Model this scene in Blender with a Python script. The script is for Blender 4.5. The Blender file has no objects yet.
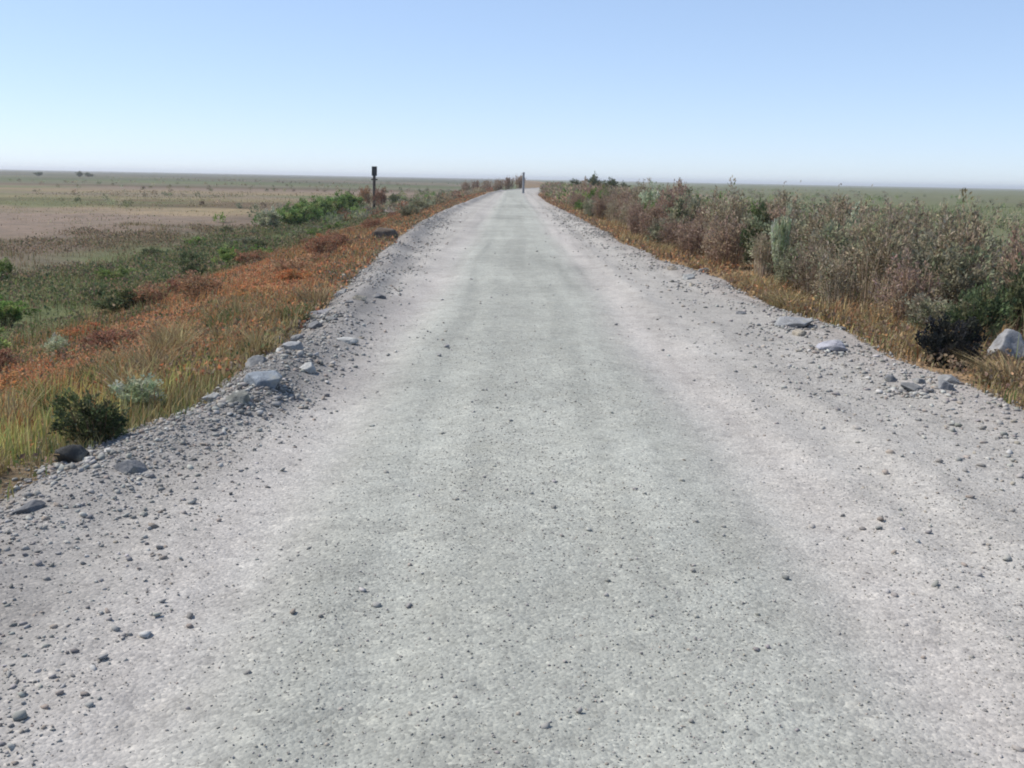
import bpy, bmesh, math, random
import numpy as np
from mathutils import Vector, Matrix, Euler

rng = np.random.default_rng(7)
random.seed(7)
R = math.radians
scene = bpy.context.scene
COL = scene.collection

# ------------------------------------------------------------------ noise
def _hash(ix, iy, seed):
    h = (ix.astype(np.int64) * 374761393 + iy.astype(np.int64) * 668265263 + seed * 974634777) & 0xffffffff
    h = ((h ^ (h >> 13)) * 1274126177) & 0xffffffff
    h = h ^ (h >> 16)
    return (h & 0xffff) / 65535.0

def vnoise(x, y, seed=0):
    x = np.asarray(x, float); y = np.asarray(y, float)
    ix = np.floor(x); iy = np.floor(y)
    fx = x - ix; fy = y - iy
    fx = fx * fx * (3 - 2 * fx); fy = fy * fy * (3 - 2 * fy)
    a = _hash(ix, iy, seed); b = _hash(ix + 1, iy, seed)
    c = _hash(ix, iy + 1, seed); d = _hash(ix + 1, iy + 1, seed)
    return (a * (1 - fx) + b * fx) * (1 - fy) + (c * (1 - fx) + d * fx) * fy

def fbm(x, y, octaves=4, seed=0):
    s = 0; a = 0.5; f = 1.0; t = 0
    for o in range(octaves):
        s = s + a * vnoise(np.asarray(x) * f, np.asarray(y) * f, seed + o * 17); t += a
        a *= 0.5; f *= 2.03
    return s / t - 0.5                       # about -0.5 .. 0.5

def sstep(e0, e1, x):
    t = np.clip((np.asarray(x, float) - e0) / (e1 - e0), 0, 1)
    return t * t * (3 - 2 * t)

# ------------------------------------------------------------------ the lie of the land
_ly = np.array([-40, 3.5, 5.2, 7.8, 12, 20, 35, 49, 75, 110, 140, 170, 215.])
_lx = np.array([-2.7, -2.75, -2.65, -2.3, -2.45, -2.85, -3.4, -3.6, -3.3, -2.9, -2.0, 0.8, 8.0])
_ry = np.array([-40, 5, 8, 12, 15, 20, 26, 49, 75, 110, 140, 170, 215.])
_rx = np.array([4.3, 4.2, 4.05, 3.95, 3.8, 3.5, 3.15, 3.1, 2.7, 2.9, 3.9, 6.6, 14.0])

def edge_l(y):
    y = np.asarray(y, float)
    return np.interp(y, _ly, _lx) + 0.5 * fbm(y * 0.55, y * 0 + 3.3, 3, 5) * sstep(60, 10, y)

def edge_r(y):
    y = np.asarray(y, float)
    return np.interp(y, _ry, _rx) + 0.5 * fbm(y * 0.5, y * 0 + 9.1, 3, 6) * sstep(60, 10, y)

def bank_z(x, y):
    x = np.asarray(x, float); y = np.asarray(y, float)
    dl = edge_l(y) - x; dr = x - edge_r(y)
    zl = np.interp(dl, [0, 0.6, 1.5, 3, 5, 7.5, 10, 14, 22, 60, 400], [0, -.06, -.22, -.58, -1.1, -1.5, -1.55, -1.35, -1.28, -1.35, -1.3])
    zr = np.interp(dr, [0, 0.8, 2, 4, 8, 16, 40, 400], [0, -.02, -.05, -.12, -.3, -.7, -1.1, -1.3])
    z = np.where(dl > 0, zl, np.where(dr > 0, zr, 0.0))
    off = np.maximum(dl, dr)
    z = z + sstep(0.1, 1.5, off) * (0.34 * fbm(x * .35, y * .35, 3, 21) + 0.10 * fbm(x * 1.9, y * 1.9, 2, 22))
    far = sstep(90, 600, np.hypot(x, y))
    z = z + far * 2.0 * fbm(x * .004, y * .004, 3, 33) * sstep(20, 120, off)
    return z

RUTS = ((-1.15, .26, .026), (1.35, .28, .026), (-.55, .16, .010), (.85, .17, .010), (2.15, .16, .012))
def rut_mask(x, y):
    m = 0
    for cx, sg, am in RUTS[:2]:
        m = np.maximum(m, np.exp(-((x - cx - .18 * fbm(x * 0 + cx, y * .12, 2, 39)) / (1.5 * sg)) ** 2))
    return m

def road_z(x, y):
    x = np.asarray(x, float); y = np.asarray(y, float)
    l = edge_l(y); r = edge_r(y)
    dl = x - l; dr = r - x
    c = (x - 0.5 * (l + r)) / (0.5 * (r - l))
    z = 0.035 * (1 - c * c)
    near = sstep(70, 14, y)
    # coarse stones graded up against the left edge, a lower windrow on the right
    z = z + 0.10 * np.exp(-((dl - .42) / .26) ** 2) * (0.45 + 1.5 * vnoise(x * 1.3, y * .9, 41))
    z = z + 0.045 * np.exp(-((dr - .45) / .35) ** 2) * (0.4 + 1.3 * vnoise(x * 1.1, y * .8, 42))
    z = z + 0.022 * np.exp(-((dr - 1.75) / .22) ** 2) * (0.5 + vnoise(x, y * .5, 43))
    # shallow wheel ruts
    for cx, sg, am in RUTS:
        wob = cx + .18 * fbm(x * 0 + cx, y * .12, 2, 39)
        z = z - am * np.exp(-((x - wob) / sg) ** 2) + .35 * am * np.exp(-((np.abs(x - wob) - 1.9 * sg) / (.5 * sg)) ** 2)
    z = z + near * (0.040 * fbm(x * 1.3, y * .9, 3, 44) + 0.020 * fbm(x * 7, y * 7, 3, 45) + 0.006 * fbm(x * 30, y * 30, 2, 46))
    return z

def surf(x, y):
    x = np.asarray(x, float); y = np.asarray(y, float)
    on = (x > edge_l(y) + 0.12) & (x < edge_r(y) - 0.12)
    return np.where(on, road_z(x, y), bank_z(x, y))

# ------------------------------------------------------------------ camera
CAM_H = 1.70
FPX = 1005.0
cam_d = bpy.data.cameras.new("camera"); cam = bpy.data.objects.new("camera", cam_d); COL.objects.link(cam)
cam_d.sensor_width = 36.0; cam_d.lens = 36.0 * FPX / 1024.0
cam_d.clip_start = 0.05; cam_d.clip_end = 30000
PITCH = R(-11.55); ROLL = R(-1.1); YAW = R(0.2)
cam.location = (0, 0, CAM_H)
cam.rotation_mode = 'QUATERNION'
_m = Matrix.Rotation(-YAW, 4, 'Z') @ Matrix.Rotation(R(90) + PITCH, 4, 'X') @ Matrix.Rotation(-ROLL, 4, 'Z')
cam.rotation_quaternion = _m.to_quaternion()
scene.camera = cam

def at(px, py, dz=0.0):
    """the point of the ground seen at a pixel"""
    d = _m.to_3x3() @ Vector(((px - 512) / FPX, (384 - py) / FPX, -1.0))
    z = 0.0
    for _ in range(40):
        t = (z + dz - CAM_H) / d.z if d.z < -1e-4 else 400
        t = min(max(t, 1.0), 400)
        x, y = d.x * t, d.y * t
        z = 0.5 * z + 0.5 * float(surf(x, y))
    return x, y

# ------------------------------------------------------------------ mesh helper
class MB:
    def __init__(s):
        s.v = []; s.f = {}; s.c = []; s.n = 0
    def add(s, verts, faces, cols=None):
        verts = np.asarray(verts, np.float32).reshape(-1, 3)
        faces = np.asarray(faces, np.int64)
        s.f.setdefault(faces.shape[1], []).append(faces + s.n)
        s.v.append(verts)
        if cols is None: cols = np.full((len(verts), 3), .5)
        s.c.append(np.asarray(cols, np.float32).reshape(-1, 3)); s.n += len(verts)
    def mesh(s, name, mat, smooth=False):
        me = bpy.data.meshes.new(name)
        v = np.concatenate(s.v); c = np.concatenate(s.c)
        me.vertices.add(len(v)); me.vertices.foreach_set('co', v.ravel())
        loops = []; tot = []
        for k, fl in s.f.items():
            f = np.concatenate(fl); loops.append(f.ravel()); tot.append(np.full(len(f), k, np.int32))
        loops = np.concatenate(loops).astype(np.int32); tot = np.concatenate(tot)
        start = np.concatenate([[0], np.cumsum(tot)[:-1]]).astype(np.int32)
        me.loops.add(len(loops)); me.loops.foreach_set('vertex_index', loops)
        me.polygons.add(len(tot)); me.polygons.foreach_set('loop_start', start)
        if smooth: me.polygons.foreach_set('use_smooth', np.ones(len(tot), bool))
        a = me.color_attributes.new('tint', 'FLOAT_COLOR', 'POINT')
        a.data.foreach_set('color', np.concatenate([c, np.ones((len(c), 1), np.float32)], 1).ravel())
        me.update(calc_edges=True); me.validate()
        me.materials.append(mat)
        return me
    def build(s, name, mat, parent=None, smooth=False):
        o = bpy.data.objects.new(name, s.mesh(name, mat, smooth)); COL.objects.link(o)
        if parent: o.parent = parent
        return o

def unit(v):
    return v / np.maximum(np.linalg.norm(v, axis=-1, keepdims=True), 1e-9)

def jitter_cols(base, n, amt=.25, hue=.08):
    base = np.asarray(base, float)
    if base.ndim == 1: base = base[None]
    b = base[rng.integers(0, len(base), n)]
    return np.clip(b * (1 + amt * rng.uniform(-1, 1, (n, 1))) * (1 + hue * rng.uniform(-1, 1, (n, 3))), 0.01, .9)

def add_leaves(mb, P, axis, length, width, cols):
    """rhombic leaves, slightly folded along the midrib"""
    n = len(P)
    axis = unit(axis); side = unit(np.cross(axis, rng.normal(size=(n, 3))))
    nor = np.cross(axis, side)
    L = np.asarray(length).reshape(-1, 1) * np.ones((n, 1)); W = np.asarray(width).reshape(-1, 1) * np.ones((n, 1))
    a = P; c = P + axis * L - nor * L * .12
    m = P + axis * L * .45
    b = m + side * W + nor * W * .35; d = m - side * W + nor * W * .35
    V = np.stack([a, b, c, d], 1).reshape(-1, 3)
    i = np.arange(n)[:, None] * 4
    F = np.concatenate([i + np.array([[0, 1, 2]]), i + np.array([[0, 2, 3]])])
    mb.add(V, F, np.repeat(cols, 4, 0))

def add_blades(mb, P, h, lean, w, cols, droop=.35):
    """grass blades of two segments that bend over at the tip"""
    n = len(P); h = np.asarray(h).reshape(-1, 1) * np.ones((n, 1)); w = np.asarray(w).reshape(-1, 1) * np.ones((n, 1))
    ang = rng.uniform(0, 2 * np.pi, n); side = np.stack([np.cos(ang), np.sin(ang), 0 * ang], 1)
    up = np.array([[0, 0, 1.0]])
    mid = P + up * h * .58 + lean * h * .35
    tip = P + up * h * (1 - droop * .5 * np.linalg.norm(lean, axis=1, keepdims=True)) + lean * h * (1 + droop)
    V = np.stack([P - side * w, P + side * w, mid + side * w * .75, mid - side * w * .75, tip], 1).reshape(-1, 3)
    i = np.arange(n)[:, None] * 5
    mb.add(V, i + np.array([[0, 1, 2, 3]]), np.repeat(cols, 5, 0))
    mb.f.setdefault(3, []).append(i + np.array([[3, 2, 4]]) + mb.n - n * 5)

def add_tubes(mb, paths, r0, r1, cols, sides=4):
    """paths (n,k,3) -> tapered stems"""
    n, k, _ = paths.shape
    r = np.linspace(1, 0, k)[None, :, None] * (np.reshape(r0, (-1, 1, 1)) - np.reshape(r1, (-1, 1, 1))) + np.reshape(r1, (-1, 1, 1))
    a = np.arange(sides) * 2 * np.pi / sides
    ring = np.stack([np.cos(a), np.sin(a), 0 * a], 1)                 # (s,3)
    V = paths[:, :, None, :] + ring[None, None] * r[..., None]
    idx = np.arange(n * k * sides).reshape(n, k, sides)
    A = idx[:, :-1, :]; B = np.roll(A, -1, 2); D = idx[:, 1:, :]; C_ = np.roll(D, -1, 2)
    F = np.stack([A, B, C_, D], -1).reshape(-1, 4)
    mb.add(V.reshape(-1, 3), F, np.repeat(cols, k * sides, 0))

_t = (1 + 5 ** .5) / 2
_icov = unit(np.array([[-1, _t, 0], [1, _t, 0], [-1, -_t, 0], [1, -_t, 0], [0, -1, _t], [0, 1, _t], [0, -1, -_t], [0, 1, -_t], [_t, 0, -1], [_t, 0, 1], [-_t, 0, -1], [-_t, 0, 1]]))
_icof = np.array([[0, 11, 5], [0, 5, 1], [0, 1, 7], [0, 7, 10], [0, 10, 11], [1, 5, 9], [5, 11, 4], [11, 10, 2], [10, 7, 6], [7, 1, 8], [3, 9, 4], [3, 4, 2], [3, 2, 6], [3, 6, 8], [3, 8, 9], [4, 9, 5], [2, 4, 11], [6, 2, 10], [8, 6, 7], [9, 8, 1]])

def add_stones(mb, P, size, cols):
    n = len(P); size = np.asarray(size).reshape(-1, 1, 1)
    V = _icov[None] * (1 + .30 * rng.uniform(-1, 1, (n, 12, 1))) * rng.uniform(.55, 1.2, (n, 1, 3))
    for _ in range(5):                                          # broken faces
        nv = unit(rng.normal(size=(n, 1, 3))); dd = rng.uniform(.25, .65, (n, 1))
        V = V - np.maximum((V * nv).sum(-1) - dd, 0)[..., None] * nv
    V = V * 1.25
    q = unit(rng.normal(size=(n, 4)))
    w, x, y, z = q.T
    M = np.stack([1 - 2 * (y * y + z * z), 2 * (x * y - z * w), 2 * (x * z + y * w), 2 * (x * y + z * w), 1 - 2 * (x * x + z * z), 2 * (y * z - x * w), 2 * (x * z - y * w), 2 * (y * z + x * w), 1 - 2 * (x * x + y * y)], 1).reshape(n, 3, 3)
    V = np.einsum('nij,nkj->nki', M, V); V[..., 2] *= .68
    V = V * size * .5 + P[:, None, :]
    F = (_icof[None] + np.arange(n)[:, None, None] * 12).reshape(-1, 3)
    mb.add(V.reshape(-1, 3), F, np.repeat(cols, 12, 0))

# ------------------------------------------------------------------ materials
def new_mat(name):
    m = bpy.data.materials.new(name); m.use_nodes = True
    nt = m.node_tree; nt.nodes.clear()
    return m, nt, nt.nodes, nt.links

def N(nt, kind, **kw):
    n = nt.nodes.new(kind)
    for k, v in kw.items():
        if k.startswith('_'): setattr(n, k[1:], v)
        else: n.inputs[k.replace('__', ' ')].default_value = v
    return n

def ramp(nt, fac, stops, interp='LINEAR'):
    r = nt.nodes.new('ShaderNodeValToRGB'); r.color_ramp.interpolation = interp
    el = r.color_ramp.elements
    while len(el) < len(stops): el.new(.5)
    for e, (p, c) in zip(el, stops):
        e.position = p; e.color = (*c, 1) if len(c) == 3 else c
    nt.links.new(fac, r.inputs[0]); return r.outputs[0]

def mix(nt, fac, a, b, mode='MIX'):
    m = nt.nodes.new('ShaderNodeMix'); m.data_type = 'RGBA'; m.blend_type = mode
    for sock, val in ((m.inputs[0], fac), (m.inputs[6], a), (m.inputs[7], b)):
        if isinstance(val, (int, float)): sock.default_value = val
        elif isinstance(val, tuple): sock.default_value = (*val, 1)
        else: nt.links.new(val, sock)
    return m.outputs[2]

def math_(nt, op, a, b=None, c=None, clamp=False):
    m = nt.nodes.new('ShaderNodeMath'); m.operation = op; m.use_clamp = clamp
    for k, val in enumerate((a, b, c)):
        if val is None: continue
        if isinstance(val, (int, float)): m.inputs[k].default_value = val
        else: nt.links.new(val, m.inputs[k])
    return m.outputs[0]

def noise(nt, vec, scale, detail=4, rough=.6, dim='3D'):
    n = nt.nodes.new('ShaderNodeTexNoise'); n.inputs['Scale'].default_value = scale
    n.inputs['Detail'].default_value = detail; n.inputs['Roughness'].default_value = rough
    nt.links.new(vec, n.inputs['Vector']); return n.outputs[0]

def finish(nt, color, rough=.9, normal=None, trans=0.0, spec=.2):
    out = nt.nodes.new('ShaderNodeOutputMaterial')
    p = nt.nodes.new('ShaderNodeBsdfPrincipled')
    if isinstance(color, tuple): p.inputs['Base Color'].default_value = (*color, 1)
    else: nt.links.new(color, p.inputs['Base Color'])
    p.inputs['Roughness'].default_value = rough
    p.inputs['Specular IOR Level'].default_value = spec
    if normal is not None: nt.links.new(normal, p.inputs['Normal'])
    if trans > 0:
        t = nt.nodes.new('ShaderNodeBsdfTranslucent'); nt.links.new(color, t.inputs[0])
        s = nt.nodes.new('ShaderNodeMixShader'); s.inputs[0].default_value = trans
        nt.links.new(p.outputs[0], s.inputs[1]); nt.links.new(t.outputs[0], s.inputs[2])
        nt.links.new(s.outputs[0], out.inputs[0])
    else:
        nt.links.new(p.outputs[0], out.inputs[0])

def bump(nt, height, strength, dist):
    b = nt.nodes.new('ShaderNodeBump'); b.inputs['Strength'].default_value = strength; b.inputs['Distance'].default_value = dist
    nt.links.new(height, b.inputs['Height']); return b.outputs[0]

def mat_tint(name, rough=.85, trans=.0, spec=.15, grain=0.0, gscale=40):
    m, nt, nd, ln = new_mat(name)
    a = nd.new('ShaderNodeAttribute'); a.attribute_name = 'tint'
    col = a.outputs['Color']
    oi = nd.new('ShaderNodeObjectInfo')
    hv = nd.new('ShaderNodeHueSaturation'); ln.new(col, hv.inputs['Color'])
    ln.new(math_(nt, 'MULTIPLY_ADD', oi.outputs['Random'], .3, .85), hv.inputs['Value'])
    ln.new(math_(nt, 'MULTIPLY_ADD', oi.outputs['Random'], .02, .49), hv.inputs['Hue'])
    col = hv.outputs[0]; nor = None
    if grain:
        tc = nd.new('ShaderNodeTexCoord')
        n = noise(nt, tc.outputs['Object'], gscale, 5, .65)
        col = mix(nt, grain, col, ramp(nt, n, [(.3, (.22, .22, .22)), (.7, (.8, .8, .76))]), 'OVERLAY')
        n2 = noise(nt, tc.outputs['Object'], gscale * .5, 6, .7)
        lich = ramp(nt, n2, [(.56, (0, 0, 0)), (.64, (1, 1, 1))])           # lichen and caked dust
        col = mix(nt, math_(nt, 'MULTIPLY', lich, .55), col, (.27, .25, .19))
        n3 = noise(nt, tc.outputs['Object'], gscale * 5, 4, .7)
        nor = bump(nt, math_(nt, 'ADD', n, math_(nt, 'MULTIPLY', n3, .5)), .8, .025)
    finish(nt, col, rough, nor, trans, spec)
    return m

M_leaf = mat_tint('leaf_tint', .7, .38, .18)
M_stem = mat_tint('stem_tint', .9, 0, .1)
M_grass = mat_tint('grass_tint', .75, .25, .15)
M_stone = mat_tint('stone_tint', .92, 0, .15)
M_rock = mat_tint('rock_tint', .9, 0, .2, .55, 9)

# gravel road
def make_road_mat():
    m, nt, nd, ln = new_mat('gravel_road')
    g = nd.new('ShaderNodeNewGeometry'); P = g.outputs['Position']
    a = nd.new('ShaderNodeAttribute'); a.attribute_name = 'tint'
    big = noise(nt, P, .55, 4, .6); mid = noise(nt, P, 3.2, 5, .65); fine = noise(nt, P, 26, 5, .7)
    col = ramp(nt, mid, [(.25, (.310, .289, .259)), (.5, (.350, .328, .297)), (.78, (.385, .364, .331))])
    col = mix(nt, .55, col, ramp(nt, big, [(.3, (.42, .42, .42)), (.7, (.58, .58, .575))]), 'OVERLAY')
    col = mix(nt, 1.0, col, a.outputs['Color'], 'MULTIPLY')
    v = nd.new('ShaderNodeTexVoronoi'); v.inputs['Scale'].default_value = 70; ln.new(P, v.inputs['Vector']); v.inputs['Randomness'].default_value = 1
    v2 = nd.new('ShaderNodeTexVoronoi'); v2.inputs['Scale'].default_value = 17; ln.new(P, v2.inputs['Vector'])
    sep = nd.new('ShaderNodeSeparateColor'); ln.new(v.outputs['Color'], sep.inputs[0])
    sep2 = nd.new('ShaderNodeSeparateColor'); ln.new(v2.outputs['Color'], sep2.inputs[0])
    peb = ramp(nt, sep.outputs[0], [(0, (.30, .30, .30)), (.4, (.47, .47, .47)), (.85, (.53, .53, .525)), (1, (.72, .71, .69))])
    col = mix(nt, .55, col, peb, 'OVERLAY')
    peb2 = ramp(nt, sep2.outputs[0], [(0, (.28, .28, .29)), (.12, (.48, .48, .48)), (.9, (.52, .52, .515)), (1, (.7, .69, .67))])
    col = mix(nt, .35, col, peb2, 'OVERLAY')
    col = mix(nt, .35, col, ramp(nt, fine, [(.3, (.36, .36, .36)), (.7, (.64, .64, .63))]), 'OVERLAY')
    h = math_(nt, 'ADD', math_(nt, 'MULTIPLY', v.outputs['Distance'], -.35), math_(nt, 'MULTIPLY', fine, .8))
    h = math_(nt, 'ADD', h, math_(nt, 'MULTIPLY', mid, .6))
    finish(nt, col, .95, bump(nt, h, .5, .02), 0, .12)
    return m
M_road = make_road_mat()

def make_ground_mat():
    m, nt, nd, ln = new_mat('ground_soil')
    g = nd.new('ShaderNodeNewGeometry'); P = g.outputs['Position']
    a = nd.new('ShaderNodeAttribute'); a.attribute_name = 'tint'
    n1 = noise(nt, P, .09, 6, .65); n2 = noise(nt, P, 1.1, 6, .7); n3 = noise(nt, P, 14, 5, .7)
    col = a.outputs['Color']
    col = mix(nt, .5, col, ramp(nt, n1, [(.3, (.36, .40, .34)), (.7, (.62, .58, .56))]), 'OVERLAY')
    col = mix(nt, .6, col, ramp(nt, n2, [(.28, (.24, .26, .23)), (.72, (.74, .71, .67))]), 'OVERLAY')
    col = mix(nt, .5, col, ramp(nt, n3, [(.3, (.32, .32, .31)), (.7, (.68, .67, .64))]), 'OVERLAY')
    h = math_(nt, 'ADD', math_(nt, 'MULTIPLY', n2, 1.0), math_(nt, 'MULTIPLY', n3, .35))
    finish(nt, col, .95, bump(nt, h, .7, .08), 0, .1)
    return m
M_ground = make_ground_mat()

def grid_mesh(X, Y, Z, cols, name, mat):
    ny, nx = X.shape
    mb = MB(); i = np.arange(nx * ny).reshape(ny, nx)
    F = np.stack([i[:-1, :-1], i[:-1, 1:], i[1:, 1:], i[1:, :-1]], -1).reshape(-1, 4)
    mb.add(np.stack([X, Y, Z], -1), F, cols.reshape(-1, 3))
    return mb.build(name, mat, None, True)

def growing(a, b, d0, k):
    out = [a]; d = d0
    while out[-1] < b:
        d = max(d0, k * abs(out[-1] - a)); out.append(out[-1] + d)
    out[-1] = b
    return np.array(out)

# soil / field colours by place (own colours of fields and verge)
C_soil = np.array([.17, .125, .085]); C_rust = np.array([.27, .125, .065]); C_green = np.array([.105, .12, .058])
C_mauve = np.array([.185, .142, .118]); C_tan = np.array([.195, .155, .100]); C_greyg = np.array([.125, .12, .085]); C_brown = np.array([.10, .075, .05])
C_fieldr = np.array([.125, .13, .075]); C_straw = np.array([.30, .235, .115])

def lerp(a, b, t):
    return a * (1 - t[..., None]) + b * t[..., None]

def ground_col(x, y):
    dl = edge_l(y) - x; dr = x - edge_r(y)
    w = 6 * fbm(x * .05, y * .05, 4, 51); n = fbm(x * .22, y * .22, 4, 52)
    c = np.broadcast_to(C_soil, x.shape + (3,)).copy()
    # left bank: rusty ground cover, green ditch, then bare fields in strips going away
    t = sstep(.5, 1.5, dl) * sstep(8.5 + 1, 5.5, dl + 5 * n) * sstep(75, 40, y); c = lerp(c, C_rust, t * .75)
    t = sstep(4.2, 6.5, dl + 4 * n) * sstep(21, 13, dl + 10 * n); c = lerp(c, lerp(np.broadcast_to(C_green, c.shape), C_mauve * .72, sstep(9, 15, dl + 8 * n)), t)
    f = sstep(13, 20, dl + 10 * n)
    yy = y * (1 + .05 * fbm(x * .03, y * .01, 3, 57)) + w + .04 * x
    bands = [(0, C_greyg * .8), (38, C_greyg), (46, C_mauve), (70, C_mauve * 1.05), (74, C_tan * 1.25), (84, C_tan * 1.2), (88, C_brown * 1.1), (104, C_brown * 1.2), (112, C_tan),
             (138, C_green * 1.1), (150, C_tan * 1.05), (190, C_mauve), (215, C_brown), (250, C_greyg), (330, C_green * .8), (420, C_greyg * .7), (900, C_greyg * .6)]
    strip = np.stack([np.interp(yy, [b[0] for b in bands], [b[1][k] for b in bands]) for k in range(3)], -1)
    strip = lerp(strip, C_green * 1.1, sstep(.08, .2, fbm(x * .02, y * .045, 4, 63)) * .7)
    strip = lerp(strip, C_mauve, sstep(.08, .2, fbm(x * .015 + 40, y * .05, 4, 64)) * sstep(40, 60, yy) * .7)
    c = lerp(c, strip, f)
    c = lerp(c, np.array([.30, .205, .13]), sstep(-.2, .1, dr) * sstep(3, 1.2, dr))
    # right: brush litter, then a green marsh field
    t = sstep(9, 18, dr + 8 * n)
    fr = lerp(np.broadcast_to(C_fieldr, c.shape), C_greyg, sstep(.0, .25, fbm(x * .012, y * .012, 4, 58)))
    c = lerp(c, fr, t)
    return c

# ground: one sheet to the horizon, cut finer near the road
xs = np.unique(np.concatenate([-growing(0, 6000, .35, .07), growing(0, 6000, .35, .07)]))
ys = np.concatenate([np.arange(-60, 0, 2.0), growing(0, 9000, .35, .045)])
X, Y = np.meshgrid(xs, ys)
Z = bank_z(X, Y)
inside = np.minimum(X - edge_l(Y), edge_r(Y) - X)
Z = Z - .16 * sstep(.1, .5, inside) * (Y < 214)
ground = grid_mesh(X, Y, Z, ground_col(X, Y), 'ground', M_ground); ground['kind'] = 'structure'

# road sheet
ys = np.concatenate([np.arange(-30, 2, .25), growing(2, 214, .035, .010)])
u = np.linspace(0, 1, 150)
Yr = np.repeat(ys[:, None], len(u), 1)
L = edge_l(ys)[:, None] - .25; Rr = edge_r(ys)[:, None] + .25
Xr = L + (Rr - L) * u[None]
Zr = road_z(Xr, Yr)
ins = np.minimum(Xr - edge_l(Yr), edge_r(Yr) - Xr)
Zr = Zr + .012 - .22 * sstep(.12, -.25, ins + .22 * fbm(Xr * 2.2, Yr * 2.2, 3, 47))
base = np.ones(Xr.shape + (3,)) * (1 + .16 * fbm(Xr * 1.5 + 5, Yr * .07, 3, 53) + .22 * fbm(Xr * .7, Yr * .35, 3, 54))[..., None]
# worn centre paler and faintly green, left shoulder of coarser darker stone
cen = sstep(1.55, .85, np.abs(Xr - .1 + .5 * fbm(Xr * .4, Yr * .18, 3, 48)))
base = base * (1 + cen[..., None] * (np.array([.925, .985, .960]) - 1) * 1.0)
tr = rut_mask(Xr, Yr) * (.55 + .9 * vnoise(Xr * .5, Yr * .22, 55))
base = base * (1 + tr[..., None] * np.array([.075, .062, .075]))
strk = sstep(.56, .74, vnoise(Xr * 5.5 + 3 * fbm(Xr * .3, Yr * .15, 2, 59), Yr * .16, 56))      # dragged tyre streaks
base = base * (1 - .09 * strk[..., None])
damp = sstep(.05, .22, fbm(Xr * .45, Yr * .16, 4, 60))                                        # dusty and scuffed patches
base = base * (1 - .10 * damp[..., None])
sh = sstep(1.45, .25, Xr - edge_l(Yr) + .9 * fbm(Xr * .9, Yr * .6, 3, 49))
base = lerp(base, base * np.array([.665, .66, .675]), sh)
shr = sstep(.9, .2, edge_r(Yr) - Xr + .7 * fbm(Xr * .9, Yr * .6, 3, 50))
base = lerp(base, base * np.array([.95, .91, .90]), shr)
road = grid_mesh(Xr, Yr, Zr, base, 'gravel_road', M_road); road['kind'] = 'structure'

# ------------------------------------------------------------------ tagging
USED = {}
def tag(o, label, cat, group=None):
    o['label'] = label; o['category'] = cat
    if group: o['group'] = group
    USED.setdefault(label, []).append(o.name)
    return o

# ------------------------------------------------------------------ loose gravel
def scatter_band(n, y0, y1, fn, power=1.6):
    y = y0 + (y1 - y0) * rng.random(n) ** (power * (1.35 if y1 > 30 else 1))
    x = fn(y, n)
    return x, y

mb = MB()
C_gr = [(.31, .297, .265), (.35, .335, .30), (.27, .258, .23), (.41, .395, .355), (.33, .29, .24), (.30, .275, .255)]
C_gd = [(.25, .24, .222), (.29, .28, .255), (.20, .192, .178), (.34, .33, .295), (.40, .385, .35), (.29, .25, .21)]
def gravel(n, y0, y1, fn, smin, smax, cols, power=1.7, sink=.15):
    x, y = scatter_band(n, y0, y1, fn, power)
    clump = vnoise(x * 1.1, y * .8, 61)
    k = rng.random(n) < (.12 + 1.0 * clump ** 1.5) * (1 - sstep(.45 * y1, y1, y)) * (1 - .75 * rut_mask(x, y))
    x, y = x[k], y[k]; n = len(x)
    s = smin + (smax - smin) * rng.random(n) ** 4
    s = s * (1 + .02 * y)
    z = np.maximum(road_z(x, y) + .012, bank_z(x, y)) + s * (.26 - sink)
    add_stones(mb, np.stack([x, y, z], 1), s, jitter_cols(cols, n, .2, .03))
gravel(26000, 2.2, 60, lambda y, n: edge_l(y) + np.abs(rng.normal(.40, .50, n)), .008, .050, C_gd)
gravel(30000, 2.2, 14, lambda y, n: edge_l(y) + np.abs(rng.normal(.35, .40, n)), .006, .028, C_gd)
gravel(4500, 2.2, 34, lambda y, n: rng.uniform(edge_l(y), edge_r(y)), .008, .034, C_gr)
gravel(22000, 2.2, 70, lambda y, n: edge_r(y) - np.abs(rng.normal(.40, .7, n)), .010, .055, C_gr)
gravel(3000, 2.2, 16, lambda y, n: rng.uniform(1.2, 3.4, n), .008, .040, C_gd + C_gr)
gravel(9000, 2.2, 7, lambda y, n: rng.uniform(-2.7, -1.3, n), .006, .030, C_gd)
gravel(150000, 2.2, 13, lambda y, n: rng.uniform(-3, 4, n), .004, .012, C_gr, power=2.0, sink=.08)
for px, py, rr in ((267, 388, .34), (240, 404, .2), (292, 354, .26), (322, 320, .4), (76, 466, .22), (795, 328, .4), (832, 353, .26), (910, 393, .2)):
    cx, cy = at(px, py); n = 260
    a = rng.uniform(0, 2 * np.pi, n); r_ = rr * (.25 + np.abs(rng.normal(.35, .4, n)))
    x = cx + np.cos(a) * r_; y = cy + np.sin(a) * r_
    z = np.maximum(road_z(x, y) + .012, bank_z(x, y))
    sz_ = .012 + .06 * rng.random(n) ** 3
    add_stones(mb, np.stack([x, y, z + sz_ * .15], 1), sz_, jitter_cols(C_gd, n, .2, .03))
g = mb.build('loose_gravel', M_stone); g['kind'] = 'stuff'
tag(g, 'loose grey gravel stones scattered over the road and its shoulders', 'gravel')

# ------------------------------------------------------------------ grass and low cover
def ground_at(x, y):
    return np.maximum(bank_z(x, y), -9)

def patchy(x, y, s, seed, lo, hi):
    return sstep(lo, hi, vnoise(x * s, y * s, seed) * .65 + vnoise(x * s * 2.7, y * s * 2.7, seed + 1) * .35)

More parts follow.
